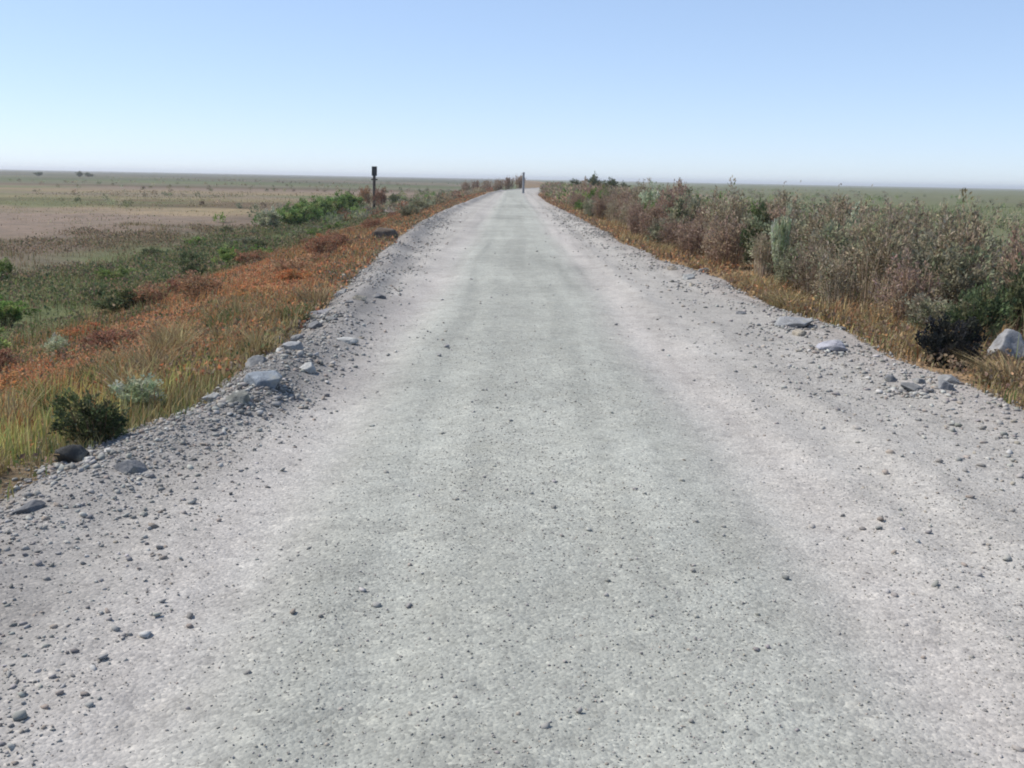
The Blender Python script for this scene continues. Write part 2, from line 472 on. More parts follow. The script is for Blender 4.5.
mb = MB()
def grass(n, y0, y1, offs, hmin, hmax, cols, seed, side, lo=.35, hi=.6, w=.0035, power=1.5, lean=.35):
    y = y0 + (y1 - y0) * rng.random(n) ** power
    d = offs[0] + (offs[1] - offs[0]) * rng.random(n)
    x = edge_l(y) - d if side < 0 else edge_r(y) + d
    k = rng.random(n) < patchy(x, y, .55, seed, lo, hi)
    x, y = x[k], y[k]; n = len(x)
    far = 1 + y / 22.0
    h = rng.uniform(hmin, hmax, n) * (.7 + .6 * vnoise(x, y, seed + 3))
    P = np.stack([x, y, ground_at(x, y) - .02], 1)
    a = rng.uniform(0, 2 * np.pi, n); l = rng.random(n) * lean
    ln = np.stack([np.cos(a) * l + .08, np.sin(a) * l, 0 * a], 1)
    add_blades(mb, P, h, ln, w * far, jitter_cols(cols, n, .3, .08))
C_st = [(.42, .33, .16), (.34, .26, .12), (.46, .38, .22), (.28, .20, .10), (.25, .25, .10)]
C_gn = [(.135, .175, .058), (.20, .225, .085), (.095, .125, .048), (.29, .27, .14)]
C_bn = [(.20, .135, .075), (.26, .18, .10), (.15, .10, .06), (.33, .25, .14)]
C_rs = [(.40, .17, .075), (.46, .22, .095), (.32, .13, .065), (.36, .23, .10)]
grass(9000, 3.5, 9, (.2, 3.5), .10, .30, [(.50, .42, .17), (.42, .38, .13), (.34, .34, .11)], 58, -1, .3, .55)
grass(7000, 3.5, 9, (-.15, .6), .05, .18, C_st + C_gn, 68, -1, .2, .5)
grass(22000, 3, 15, (.0, 2.2), .08, .26, C_st + C_bn, 70, -1, .38, .62)
grass(34000, 5, 60, (.1, 6), .10, .30, C_rs + C_rs + C_bn + C_gn[3:], 72, -1, .34, .62)
grass(26000, 12, 60, (9, 19), .08, .28, C_gn[2:] + C_bn + C_bn, 62, -1, .44, .64, power=1.2)
grass(34000, 4, 70, (3.6, 11), .15, .42, C_gn + C_bn[:2], 74, -1, .3, .62)
grass(26000, 10, 140, (9, 50), .06, .20, C_bn + C_st + C_gn[3:], 76, -1, .5, .72, power=1.1)
grass(9000, 4.5, 14, (-.1, 1.6), .05, .2, C_st + C_gn + C_bn, 64, 1, .15, .4)
grass(30000, 5, 60, (.0, 1.6), .10, .36, C_st[:4] + C_bn + C_rs[1:] + C_bn, 78, 1, .40, .66)
grass(30000, 6, 90, (1.0, 16), .2, .6, C_bn + C_bn + C_gn, 80, 1, .25, .55)
grass(20000, 10, 150, (14, 70), .2, .5, C_gn, 82, 1, .3, .6, power=1.1)
g = mb.build('wild_grass', M_grass); g['kind'] = 'stuff'
tag(g, 'thin straw, rust and green grass growing over both road banks', 'grass')

mb = MB()
def cover(n, y0, y1, offs, size, cols, seed, side, lo, hi, hmax=.12, power=1.4):
    y = y0 + (y1 - y0) * rng.random(n) ** power
    d = offs[0] + (offs[1] - offs[0]) * rng.random(n)
    x = edge_l(y) - d if side < 0 else edge_r(y) + d
    p = patchy(x, y, .42, seed, lo, hi)
    k = rng.random(n) < p
    x, y, p = x[k], y[k], p[k]; n = len(x)
    z = ground_at(x, y) + rng.random(n) * hmax * (.3 + p)
    ax = rng.normal(size=(n, 3)); ax[:, 2] = np.abs(ax[:, 2]) + .3
    s = size * rng.uniform(.6, 1.4, n) * (1 + y / 40)
    add_leaves(mb, np.stack([x, y, z], 1), ax, s, s * .3, jitter_cols(cols, n, .3, .1))
C_or = [(.52, .22, .10), (.46, .18, .09), (.56, .31, .15), (.40, .19, .10), (.44, .30, .15)]
C_gc = [(.115, .145, .058), (.165, .18, .075), (.085, .115, .058), (.21, .18, .095)]
C_br = [(.25, .18, .115), (.31, .225, .145), (.19, .14, .09)]
cover(170000, 4.5, 60, (.3, 5.5), .021, C_or, 84, -1, .46, .60, .12)
cover(90000, 4.5, 80, (-.1, 7), .034, C_br + C_br + C_gc, 86, -1, .30, .56)
cover(70000, 4.5, 90, (4.2, 11), .05, C_gc + C_br[:1], 88, -1, .28, .6, .28)
cover(50000, 10, 60, (9, 18), .04, C_gc[2:] + C_br + C_br, 56, -1, .46, .66, .2, power=1.2)
cover(14000, 15, 160, (9, 60), .035, C_br + C_gc, 94, -1, .45, .7, .15, power=1.0)
cover(60000, 6, 100, (-.1, 10), .04, C_br, 90, 1, .2, .5)
cover(14000, 5, 14, (-.05, 2.5), .03, C_br + C_br + C_gc[3:] + C_or[4:], 66, 1, .1, .35)
cover(16000, 8, 110, (-.1, 1.2), .04, C_br + C_or[2:], 96, 1, .2, .45)
cover(16000, 8, 110, (-.1, 1.2), .04, C_br + C_or + C_gc[3:], 98, -1, .2, .45)
cover(50000, 6, 130, (5, 40), .05, C_gc + C_br, 92, 1, .3, .6, .3)
g = mb.build('ground_cover', M_leaf); g['kind'] = 'stuff'
tag(g, 'low leafy ground cover in rust, brown and green patches on the banks', 'ground cover')

# ------------------------------------------------------------------ shrubs
def shrub_meshes(name, h, w, n_stem, n_leaf, leaf, aspect, leaf_cols, stem_cols, upright=.5, stem_r=.008, lobes=7, top=.0, low=.15):
    """(foliage mesh, stems mesh): stems fan out from the base, leaves sit in ragged clumps along their upper ends"""
    sb = MB(); fb = MB()
    a = rng.uniform(0, 2 * np.pi, n_stem); rad = w * .5 * np.sqrt(rng.random(n_stem)) * (1 - upright * .35)
    sd_ = int(rng.integers(0, 9999))
    lob = .62 + .62 * vnoise(np.cos(a) * 1.6 + 7, np.sin(a) * 1.6 + 7, sd_)
    rad = rad * lob
    hh = h * rng.uniform(.55, 1.05, n_stem) * (.72 + .45 * vnoise(np.cos(a) * 1.4 + 3, np.sin(a) * 1.4 + 3, sd_ + 1)) * (1 - .35 * (rad / (w * .5)) ** 2)
    base = np.stack([np.cos(a) * rad * upright * .8, np.sin(a) * rad * upright * .8, 0 * a - .03], 1)
    tip = np.stack([np.cos(a) * rad, np.sin(a) * rad, hh], 1) + rng.normal(0, .04 * w, (n_stem, 3)) * [1, 1, .3]
    mid = base * .45 + tip * .55; mid[:, :2] += rng.normal(0, .05 * w, (n_stem, 2)); mid[:, 2] = base[:, 2] * .4 + tip[:, 2] * .6
    t = np.linspace(0, 1, 5)[None, :, None]
    path = (1 - t) ** 2 * base[:, None] + 2 * t * (1 - t) * mid[:, None] + t ** 2 * tip[:, None]
    add_tubes(sb, path, np.full(n_stem, stem_r), np.full(n_stem, stem_r * .35), jitter_cols(stem_cols, n_stem, .25, .06), 3)
    # side twigs
    nt_ = n_stem * 3
    si = rng.integers(0, n_stem, nt_); tt = rng.uniform(.35, .95, nt_)[:, None]
    p0 = (1 - tt) ** 2 * base[si] + 2 * tt * (1 - tt) * mid[si] + tt ** 2 * tip[si]
    d = unit(rng.normal(size=(nt_, 3)) + [0, 0, .9]); ln = h * rng.uniform(.10, .28, (nt_, 1))
    p1 = p0 + d * ln
    add_tubes(sb, np.stack([p0, (p0 + p1) / 2 + rng.normal(0, .01, (nt_, 3)), p1], 1), np.full(nt_, stem_r * .5), np.full(nt_, stem_r * .2), jitter_cols(stem_cols, nt_, .25, .06), 3)
    # leaf clumps
    li = rng.integers(0, nt_, n_leaf); lt = rng.random((n_leaf, 1)) ** .6
    P = p0[li] * (1 - lt) + p1[li] * lt + rng.normal(0, .035 * h ** .5, (n_leaf, 3))
    nl2 = int(n_leaf * top)
    if nl2:                                                     # seed heads at the stem tips
        k = rng.integers(0, n_stem, nl2); q = rng.random((nl2, 1)) * .3
        P[:nl2] = tip[k] * (1 - q) + mid[k] * q + rng.normal(0, .018, (nl2, 3))
    P[:, 2] = np.maximum(P[:, 2], low * h * rng.random(n_leaf))
    clump_tint = jitter_cols(leaf_cols, nt_, .22, .08)
    cols = np.clip(clump_tint[li] * (1 + .2 * rng.uniform(-1, 1, (n_leaf, 1))), .01, .9)
    ax = unit(P - np.array([0, 0, h * .3])) * .8 + rng.normal(size=(n_leaf, 3)) * .6 + [0, 0, .5]
    s = leaf * rng.uniform(.55, 1.4, n_leaf)
    add_leaves(fb, P, ax, s, s * aspect, cols)
    return fb.mesh('foliage', M_leaf), sb.mesh('stem', M_stem)

BR = [(.34, .275, .185), (.42, .35, .245), (.26, .21, .14), (.36, .30, .215), (.30, .30, .18), (.22, .18, .115)]
SG = [(.235, .235, .145), (.30, .29, .19), (.185, .19, .11), (.35, .32, .215)]
GN = [(.15, .23, .06), (.21, .29, .085), (.11, .175, .05), (.26, .30, .11)]
DK = [(.085, .11, .05), (.12, .145, .065), (.06, .08, .038), (.15, .15, .075)]
PL = [(.45, .48, .31), (.38, .42, .26), (.52, .53, .38), (.32, .35, .21)]
RS = [(.50, .19, .08), (.56, .26, .11), (.40, .14, .07), (.45, .25, .11), (.30, .19, .085)]
RB = [(.31, .16, .095), (.37, .19, .115), (.24, .13, .08), (.29, .20, .115)]
STW = [(.42, .33, .23), (.52, .43, .31), (.30, .23, .16)]
STG = [(.12, .09, .06), (.16, .12, .08)]
BW = [(.35, .25, .18), (.42, .31, .225), (.27, .19, .14), (.38, .28, .225), (.31, .23, .15)]
STB = [(.30, .20, .13), (.40, .28, .19), (.19, .125, .085)]
KIND = {}
def kind(key, n_var, **kw):
    KIND[key] = [shrub_meshes(key, **kw) for _ in range(n_var)]
kind('dry_weed', 8, h=1.3, w=1.1, n_stem=70, n_leaf=2300, leaf=.055, aspect=.22, leaf_cols=BR, stem_cols=STW, upright=.85, stem_r=.008, top=.35, low=.1)
kind('brown_weed', 6, h=1.35, w=1.1, n_stem=64, n_leaf=2300, leaf=.06, aspect=.2, leaf_cols=BW, stem_cols=STB, upright=.85, stem_r=.009, top=.4, low=.1)
kind('sage_bush', 6, h=1.1, w=1.3, n_stem=34, n_leaf=3600, leaf=.055, aspect=.26, leaf_cols=SG, stem_cols=STG, upright=.35, stem_r=.010, low=.05)
kind('green_bush', 4, h=1.1, w=1.3, n_stem=30, n_leaf=3600, leaf=.06, aspect=.33, leaf_cols=GN, stem_cols=STG, upright=.3, stem_r=.010, low=.03)
kind('dark_bush', 3, h=1.0, w=1.2, n_stem=34, n_leaf=3000, leaf=.06, aspect=.3, leaf_cols=DK, stem_cols=STG, upright=.3, stem_r=.010, low=.02)
kind('black_bush', 1, h=1.0, w=1.15, n_stem=44, n_leaf=6000, leaf=.055, aspect=.32, leaf_cols=[(.030, .032, .034), (.045, .048, .048), (.022, .025, .020), (.05, .052, .04)], stem_cols=[(.05, .042, .035)], upright=.35, stem_r=.010, low=.02)
kind('pale_bush', 2, h=.9, w=.9, n_stem=30, n_leaf=3000, leaf=.055, aspect=.28, leaf_cols=PL, stem_cols=STW, upright=.4, stem_r=.009, low=.03)
kind('rust_shrub', 4, h=.55, w=1.1, n_stem=40, n_leaf=2800, leaf=.045, aspect=.26, leaf_cols=RS, stem_cols=STG, upright=.4, stem_r=.006, low=.0)
kind('russet_weed', 3, h=.75, w=.9, n_stem=40, n_leaf=2000, leaf=.05, aspect=.22, leaf_cols=RB, stem_cols=STW, upright=.65, stem_r=.006, top=.25, low=.0)

def tuft_mesh(h, n, cols, spread):
    mb = MB()
    a = rng.uniform(0, 2 * np.pi, n); r = .17 * rng.random(n) ** .7 * h / .5
    P = np.stack([np.cos(a) * r, np.sin(a) * r, 0 * a - .03], 1)
    l = rng.uniform(.1, spread, n); b = a + rng.normal(0, .5, n)
    wd = rng.normal(0, .28, 2)
    ln = np.stack([np.cos(b) * l + wd[0], np.sin(b) * l + wd[1], 0 * a], 1)
    bent = rng.random(n) < .25
    ln[bent] *= 1.8
    add_blades(mb, P, h * rng.uniform(.25, 1, n) * np.where(bent, .6, 1), ln, rng.uniform(.003, .006, n), jitter_cols(cols, n, .28, .07))
    return mb.mesh('grass_tuft', M_grass)
TUFT = {'straw': [tuft_mesh(.45, 380, C_st[:4] + C_bn[:1], .7) for _ in range(6)],
        'green': [tuft_mesh(.4, 420, C_gn, .7) for _ in range(3)]}

class Placed:
    def __init__(s): s.items = []
ITEMS = []   # (object, kindkey, side, x, y, scale)
def place_shrub(key, x, y, sc, scz=None, name=None, dz=0.0):
    f, s = random.choice(KIND[key])
    e = bpy.data.objects.new(name or key, None); COL.objects.link(e)
    e.empty_display_size = .2
    z = float(surf(x, y)) + dz
    e.location = (x, y, z - .03)
    e.rotation_euler = (random.uniform(-.08, .08), random.uniform(-.08, .08), random.uniform(0, 6.28))
    e.scale = (sc, sc, scz if scz else sc)
    for n_, me in (('foliage', f), ('stem', s)):
        o = bpy.data.objects.new(n_, me); COL.objects.link(o); o.parent = e
    return e

def place_tuft(key, x, y, sc):
    o = bpy.data.objects.new('straw_tuft' if key == 'straw' else 'green_tuft', random.choice(TUFT[key])); COL.objects.link(o)
    o.location = (x, y, float(surf(x, y)) - .02); o.scale = (sc,) * 3
    o.rotation_euler.z = random.uniform(0, 6.28)
    return o

ORD = ['first', 'second', 'third', 'fourth', 'fifth', 'sixth', 'seventh', 'eighth', 'ninth', 'tenth', 'eleventh', 'twelfth', 'thirteenth', 'fourteenth', 'fifteenth', 'sixteenth', 'seventeenth', 'eighteenth', 'nineteenth', 'twentieth']

# ---- right-hand brush in rows running away along the verge
free = []          # spots already taken by hand-set things
def clear(x, y, r):
    return all((x - a) ** 2 + (y - b) ** 2 > (r + c) ** 2 for a, b, c in free)

# ------------------------------------------------------------------ boulders
def rock_obj(name, x, y, sx, sy, sz, cols, seed, rz=0.0, sub=4, sink=.25):
    r = np.random.default_rng(seed); sub = max(sub, 4)
    bm = bmesh.new(); bmesh.ops.create_icosphere(bm, subdivisions=sub, radius=1.0)
    v = np.array([p.co[:] for p in bm.verts]); f = np.array([[q.index for q in p.verts] for p in bm.faces]); bm.free()
    for _ in range(16):
        nrm = unit(r.normal(size=(1, 3)))[0]; d = r.uniform(.46, .86)
        over = np.maximum(v @ nrm - d, 0); v = v - over[:, None] * nrm[None] * .94
    nn = fbm(v[:, 0] * 3 + v[:, 2] * 2 + seed, v[:, 1] * 3 - v[:, 2] * 1.7, 4, seed)
    v = v * (1 + .22 * nn[:, None] + .10 * fbm(v[:, 0] * 9 + v[:, 2] * 4, v[:, 1] * 9 - v[:, 2] * 5, 3, seed + 9)[:, None])
    v = v * np.array([sx, sy, sz]) * .62
    c = np.asarray(cols)[None] * (1 + .5 * fbm(v[:, 0] * 7 / max(sx, .1), v[:, 1] * 7 / max(sx, .1) + v[:, 2] * 5, 3, seed + 3))[:, None]
    mb = MB(); mb.add(v, f, c)
    o = mb.build(name, M_rock, None, False)
    o.location = (x, y, float(surf(x, y)) + sz * (.5 - sink)); o.rotation_euler.z = rz
    return o

def boulder(px, py, sx, sy, sz, cols, seed, label, rz=0.0, sink=.25, cat='boulder'):
    x, y = at(px, py)
    o = rock_obj('boulder' if cat == 'boulder' else 'stone', x, y, sx, sy, sz, cols, seed, rz, sink=sink)
    tag(o, label, cat); free.append((x, y, max(sx, sy) * .5)); return o
boulder(1004, 360, .42, .36, .36, (.25, .245, .245), 102, 'pale grey boulder sitting just right of the black bush', .9)
boulder(1024, 362, .34, .3, .26, (.19, .187, .185), 103, 'darker grey boulder lying against the pale boulder at the right edge', 2.1)
boulder(267, 386, .30, .27, .17, (.185, .205, .225), 104, 'blue grey boulder on the left gravel edge, biggest stone on that gravel', .3)
boulder(238, 403, .18, .16, .11, (.18, .18, .16), 105, 'dark olive grey stone at the near foot of the blue grey boulder', 1.2, cat='stone')
boulder(292, 352, .22, .2, .15, (.26, .26, .262), 106, 'light blue grey stone just beyond the blue grey boulder', 2.2, cat='stone')
boulder(322, 318, .34, .3, .15, (.23, .222, .228), 107, 'flat purple grey stone on the left edge beyond the blue grey boulder', 1.1, cat='stone')
boulder(76, 465, .20, .17, .19, (.06, .058, .055), 108, 'small black stone below the dark green bush at lower left', .5, cat='stone')
boulder(383, 241, .75, .6, .5, (.10, .075, .06), 109, 'dark brown boulder on the left verge short of the tall dark post', .8)
boulder(795, 327, .46, .38, .13, (.24, .24, .245), 110, 'flat light grey stone lying on the right road shoulder', .2, cat='stone', sink=.1)
boulder(832, 352, .30, .26, .12, (.28, .275, .30), 111, 'pale lilac stone on the right shoulder below the straw tufts', 1.8, cat='stone', sink=.1)
boulder(910, 392, .20, .16, .09, (.2, .2, .2), 112, 'mid grey stone on the gravel left of and below the black bush', 1.1, cat='stone', sink=.1)

# cobbles strewn along the edges
def cobbles():
    left = []; right = []
    for k in range(34):
        y = 3.0 + 14 * random.random() ** 1.5; x = float(edge_l(y)) + random.uniform(-.15, .75)
        if clear(x, y, .12): left.append((x, y)); free.append((x, y, .1))
    for k in range(30):
        y = 4.2 + 16 * random.random() ** 1.4; x = float(edge_r(y)) - random.uniform(-.2, .9)
        if clear(x, y, .12): right.append((x, y)); free.append((x, y, .1))
    return sorted(left, key=lambda p: p[1]), sorted(right, key=lambda p: p[1])
cl, cr = cobbles()
COB = [('dark grey', (.15, .15, .155)), ('mid grey', (.21, .207, .203)), ('pale grey', (.34, .335, .32)), ('buff', (.30, .26, .21))]
for side, lst, lm in (('left', cl, 'blue grey boulder'), ('right', cr, 'black bush')):
    cnt = {}
    for i, (x, y) in enumerate(lst):
        cn, cc = COB[random.randrange(4)]
        s = random.uniform(.07, .15) * (1 + .02 * y)
        o = rock_obj('cobble', x, y, s * random.uniform(.9, 1.4), s, s * random.uniform(.55, .85), cc, 200 + i + (50 if side == 'right' else 0), random.uniform(0, 6), sub=3, sink=.2)
        o.location.z = float(max(road_z(x, y) + .012, bank_z(x, y))) + s * .07
        k = cnt[cn] = cnt.get(cn, 0) + 1
        tag(o, f'{cn} cobble on the {side} gravel shoulder, {ORD[k-1]} {cn} one from the near end', 'cobble', f'cobbles along the {side} road edge')

# ------------------------------------------------------------------ posts
M_wood_dark, nt, nd, ln = new_mat('dark_timber')
tc = nd.new('ShaderNodeTexCoord'); mp = nd.new('ShaderNodeMapping'); mp.inputs['Scale'].default_value = (9, 9, 1.2); ln.new(tc.outputs['Object'], mp.inputs[0])
n_ = noise(nt, mp.outputs[0], 4, 6, .7)
finish(nt, ramp(nt, n_, [(.3, (.045, .035, .028)), (.7, (.13, .10, .08))]), .9, bump(nt, n_, .5, .01), 0, .15)
M_box, nt, nd, ln = new_mat('dark_painted_steel')
tc = nd.new('ShaderNodeTexCoord'); n_ = noise(nt, tc.outputs['Object'], 6, 5, .6)
finish(nt, ramp(nt, n_, [(.35, (.018, .020, .026)), (.75, (.045, .047, .052))]), .6, None, 0, .3)
M_wood_grey, nt, nd, ln = new_mat('grey_timber')
tc = nd.new('ShaderNodeTexCoord'); mp = nd.new('ShaderNodeMapping'); mp.inputs['Scale'].default_value = (7, 7, 1); ln.new(tc.outputs['Object'], mp.inputs[0])
n_ = noise(nt, mp.outputs[0], 4, 6, .7)
finish(nt, ramp(nt, n_, [(.3, (.22, .225, .23)), (.7, (.33, .335, .34))]), .9, bump(nt, n_, .5, .01), 0, .15)

def bm_obj(name, fn, mat, parent):
    bm = bmesh.new(); fn(bm); me = bpy.data.meshes.new(name); bm.to_mesh(me); bm.free(); me.materials.append(mat)
    o = bpy.data.objects.new(name, me); COL.objects.link(o); o.parent = parent; return o
def box(bm, cx, cy, cz, sx, sy, sz, bev=.01, rot=None):
    r = bmesh.ops.create_cube(bm, size=1.0); vs = r['verts']
    for v in vs: v.co = Vector((v.co.x * sx, v.co.y * sy, v.co.z * sz))
    if rot is not None:
        for v in vs: v.co = rot @ v.co
    for v in vs: v.co += Vector((cx, cy, cz))
    es = list({e for v in vs for e in v.link_edges})
    if bev: bmesh.ops.bevel(bm, geom=es, offset=bev, segments=2, affect='EDGES')
def cyl(bm, z0, z1, r0, r1, seg=12, cx=0, cy=0):
    bmesh.ops.create_cone(bm, cap_ends=True, segments=seg, radius1=r0, radius2=r1, depth=z1 - z0, matrix=Matrix.Translation((cx, cy, (z0 + z1) / 2)))

px_, py_ = at(374, 208)
e = bpy.data.objects.new('marker_post', None); COL.objects.link(e); e.location = (px_, py_, float(surf(px_, py_)) - .05)
e.rotation_euler = (0, R(1.0), R(12))
D = math.hypot(px_, py_); k = D / FPX
tag(e, 'tall timber post with a dark box on top, left verge brush', 'post')
H1 = 40 * k
bm_obj('post', lambda b: box(b, 0, 0, (H1 - .9) / 2, .26, .26, H1 - .9, .02), M_wood_dark, e)
bm_obj('cross_brace', lambda b: box(b, 0, -.15, H1 - 1.25, .62, .05, .14, .01), M_wood_dark, e)
bx = bm_obj('dark_box', lambda b: box(b, 0, 0, H1 - .47, .50, .40, .86, .03), M_box, e)
bm_obj('box_lid', lambda b: box(b, 0, 0, H1 - .01, .56, .46, .06, .012), M_box, bx)
free.append((px_, py_, .5))

px_, py_ = at(521, 191)
Dg = 120.0
px_ = (521 - 508) / FPX * Dg - .25; py_ = Dg
e = bpy.data.objects.new('marker_pole', None); COL.objects.link(e); e.location = (px_, py_, float(surf(px_, py_)) - .05)
tag(e, 'weathered grey timber pole standing at the far end of the road', 'pole')
bm_obj('pole', lambda b: cyl(b, 0, 2.4, .15, .12, 14), M_wood_grey, e)
bm_obj('pole_cap', lambda b: cyl(b, 2.4, 2.5, .18, .10, 14), M_wood_grey, e)
bm_obj('marker_band', lambda b: cyl(b, 1.7, 1.95, .17, .17, 14), M_wood_grey, e)

# ------------------------------------------------------------------ hand-set bushes
def bush(key, px, py, sc, label, cat='bush', scz=None, group=None):
    x, y = at(px, py)
    e = place_shrub(key, x, y, sc, scz, dz=-.09 if key == 'black_bush' else 0.0); tag(e, label, cat, group)
    free.append((x, y, .45 * sc)); return e
bush('dark_bush', 96, 446, .46, 'small dark green bush beside the black stone at lower left', scz=.40)
bush('pale_bush', 140, 415, .48, 'pale yellow green bush between the dark bush and the blue grey boulder', scz=.36)
bush('pale_bush', 60, 360, .45, 'pale tuft like bush in the green ditch at far left')
bush('pale_bush', 268, 230, 1.9, 'pale green bush at the near end of the bright green ditch bushes', scz=1.6)
bush('black_bush', 948, 367, .66, 'charcoal black bush at the edge of the right gravel shoulder', scz=.62)
bush('dark_bush', 975, 350, .62, 'dark olive bush right behind the black bush', scz=.78)
bush('dark_bush', 1022, 338, .8, 'dark olive bush behind the pale boulder at the right edge', scz=.85)
for i, (px, py, sc) in enumerate([(292, 228, 1.8), (306, 225, 2.0), (320, 222, 2.0), (334, 219, 2.2), (348, 216, 2.2)]):
    bush('green_bush', px, py, sc, f'bright green ditch bush, {ORD[i]} beyond the pale green ditch bush', scz=sc * .8, group='bright green bushes in the left ditch')
bush('dark_bush', 754, 270, .62, 'dark leafy green bush amid dry weeds, left of the whitish bush', scz=1.35)
bush('pale_bush', 779, 287, .5, 'whitish green bush standing among the dry weeds of the right verge', scz=1.5)
for i, (px, py) in enumerate([(348, 209), (366, 211), (382, 211), (398, 207)]):
    bush('russet_weed' if i % 3 else 'dark_bush', px, py, 1.9 + .2 * (i % 2), f'dark brush at the foot of the tall timber post, {ORD[i]} from the left', scz=[1.6, 3.0, 3.0, 1.4][i], group='dark brush around the timber post')
for i, (px, py) in enumerate([(420, 212), (432, 206), (442, 201), (412, 219)]):
    bush('sage_bush', px, py, 1.0, f'yellowish bush on the left edge right of the timber post, {["second", "third", "fourth", "first"][i]} from the near end', scz=.7, group='yellowish bushes right of the timber post')
# ------------------------------------------------------------------ rows of brush, right verge
KLAB = {'brown_weed': ('brown weed clump', 'dry weeds'), 'pale_bush': ('pale leafy bush', 'bush'), 'dry_weed': ('tan weed clump', 'dry weeds'), 'sage_bush': ('grey green bush', 'bush'), 'green_bush': ('green leafy bush', 'bush'), 'dark_bush': ('dark olive bush', 'bush')}
rowname = ['front row', 'second row', 'third row', 'fourth row', 'back row']
wb_y = at(780, 270)[1]; bb_y = at(950, 366)[1]
counts = {}
for r_, (off, step, grow) in enumerate([(.75, 1.05, .012), (1.75, 1.3, .015), (3.0, 1.7, .02), (4.8, 2.4, .03), (7.5, 3.6, .04)]):
    y = 6.6 + .5 * r_
    while y < 66:
        yj = y + random.uniform(-.25, .25); x = float(edge_r(yj)) + off + random.uniform(-.3, .35)
        y += step * (1 + grow * y)
        near_frame = x / yj < .62
        if not near_frame or not clear(x, yj, .25): continue
        if r_ == 0 and yj < bb_y + 1.3: continue
        q = float(vnoise(x * .35, yj * .22, 120)) + random.uniform(-.2, .2)
        if yj > 60: continue
        if r_ <= 2: key = 'dry_weed' if q > (.30 if r_ < 2 else .55) else ('sage_bush' if q > .12 else 'green_bush')
        else: key = 'sage_bush' if q > .42 else ('green_bush' if q > .2 else 'dry_weed')
        if key == 'dry_weed' and random.random() < .48: key = 'brown_weed'
        elif key == 'sage_bush' and r_ >= 1 and random.random() < .14: key = 'pale_bush'
        if x / yj > .40 and random.random() < .75: key = 'sage_bush' if q > .25 else 'dark_bush'
        sc = random.uniform(.88, 1.12) * (.80 if r_ == 0 else 1.18)
        scz = sc * random.uniform(.88, 1.06) * (1.3 if key == 'pale_bush' else 1.0)
        if yj < 12: scz *= .85
        e = place_shrub(key, x, yj, sc, scz)
        kl, cat = KLAB[key]
        seg = 'near the black bush' if yj < bb_y + 3.5 else ('short of the whitish bush' if yj < wb_y else ('past the whitish bush' if yj < 38 else 'towards the far end'))
        kk = (key, r_, seg); counts[kk] = counts.get(kk, 0) + 1
        tag(e, f'{kl}, {rowname[r_]} of right verge, {seg}, {ORD[counts[kk]-1]} going away', cat, 'brush along the right verge')

# far brush on both verges that reads as one mass
fb = MB(); sb = MB()
def far_brush(n, y0, y1, side, offs, hmin, hmax, cols, leaf=.15, per=90):
    y = rng.uniform(y0, y1, n); d = offs[0] + (offs[1] - offs[0]) * rng.random(n) ** 1.4
    x = edge_l(y) - d if side < 0 else edge_r(y) + d
    if offs[1] > 60:
        k = vnoise(x * .018, y * .055, 150) > .60
        x, y = x[k], y[k]; n = len(x)
    h = rng.uniform(hmin, hmax, n); z = bank_z(x, y)
    li = np.repeat(np.arange(n), per); m = len(li)
    u3 = unit(rng.normal(size=(m, 3))) * rng.random((m, 1)) ** .4
    P = np.stack([x[li] + u3[:, 0] * h[li] * .55, y[li] + u3[:, 1] * h[li] * .55, z[li] + h[li] * (.46 + .5 * u3[:, 2])], 1)
    ax = u3 + rng.normal(size=(m, 3)) * .5 + [0, 0, .8]
    tint = jitter_cols(cols, n, .3, .1)[li]
    s = leaf * rng.uniform(.6, 1.4, m)
    add_leaves(fb, P, ax, s, s * .28, np.clip(tint * (1 + .25 * rng.uniform(-1, 1, (m, 1))), .01, .9))
far_brush(800, 58, 165, 1, (.6, 14), .9, 1.5, BR + SG + BW + GN + BW)
far_brush(900, 60, 420, 1, (12, 150), .7, 1.2, SG + SG + GN + BR, .16, 70)
far_brush(260, 60, 150, -1, (1.5, 9), .5, .9, RB + SG + BR)
far_brush(240, 62, 260, -1, (6, 16), .5, 1.0, GN + SG)
far_brush(1500, 60, 480, -1, (14, 240), .4, .8, BR + SG, .16, 60)
g = fb.build('distant_brush', M_leaf); g['kind'] = 'stuff'
tag(g, 'distant low brush merging into one mass along both verges', 'brush')

# straw tufts at the foot of the right brush and along the left edge
cnt = 0; order = []
for k in range(34):
    y = 7.5 + 22 * random.random() ** 1.3; x = float(edge_r(y)) + random.uniform(-.05, .5)
    if clear(x, y, .1): order.append((y, x)); free.append((x, y, .12))
order.sort()
def seg_r(y):
    return 'near the black bush' if y < bb_y + 3 else ('short of the whitish bush' if y < wb_y - 6 else ('level with the whitish bush' if y < wb_y + 3 else 'past the whitish bush'))
cs = {}
for y, x in order:
    s = seg_r(y); cs[s] = cs.get(s, 0) + 1
    tag(place_tuft('straw', x, y, random.uniform(.6, 1.0)), f'golden straw tuft on the right gravel edge, {s}, {ORD[cs[s]-1]} going away', 'grass tuft', 'straw tufts along the right gravel edge')
order = []
for k in range(40):
    y = 4.6 + 9 * random.random(); x = float(edge_l(y)) - random.uniform(.02, 1.7)
    if clear(x, y, .1): order.append((y, x)); free.append((x, y, .12))
order.sort()
cs = {}
bg_y = at(267, 388)[1]
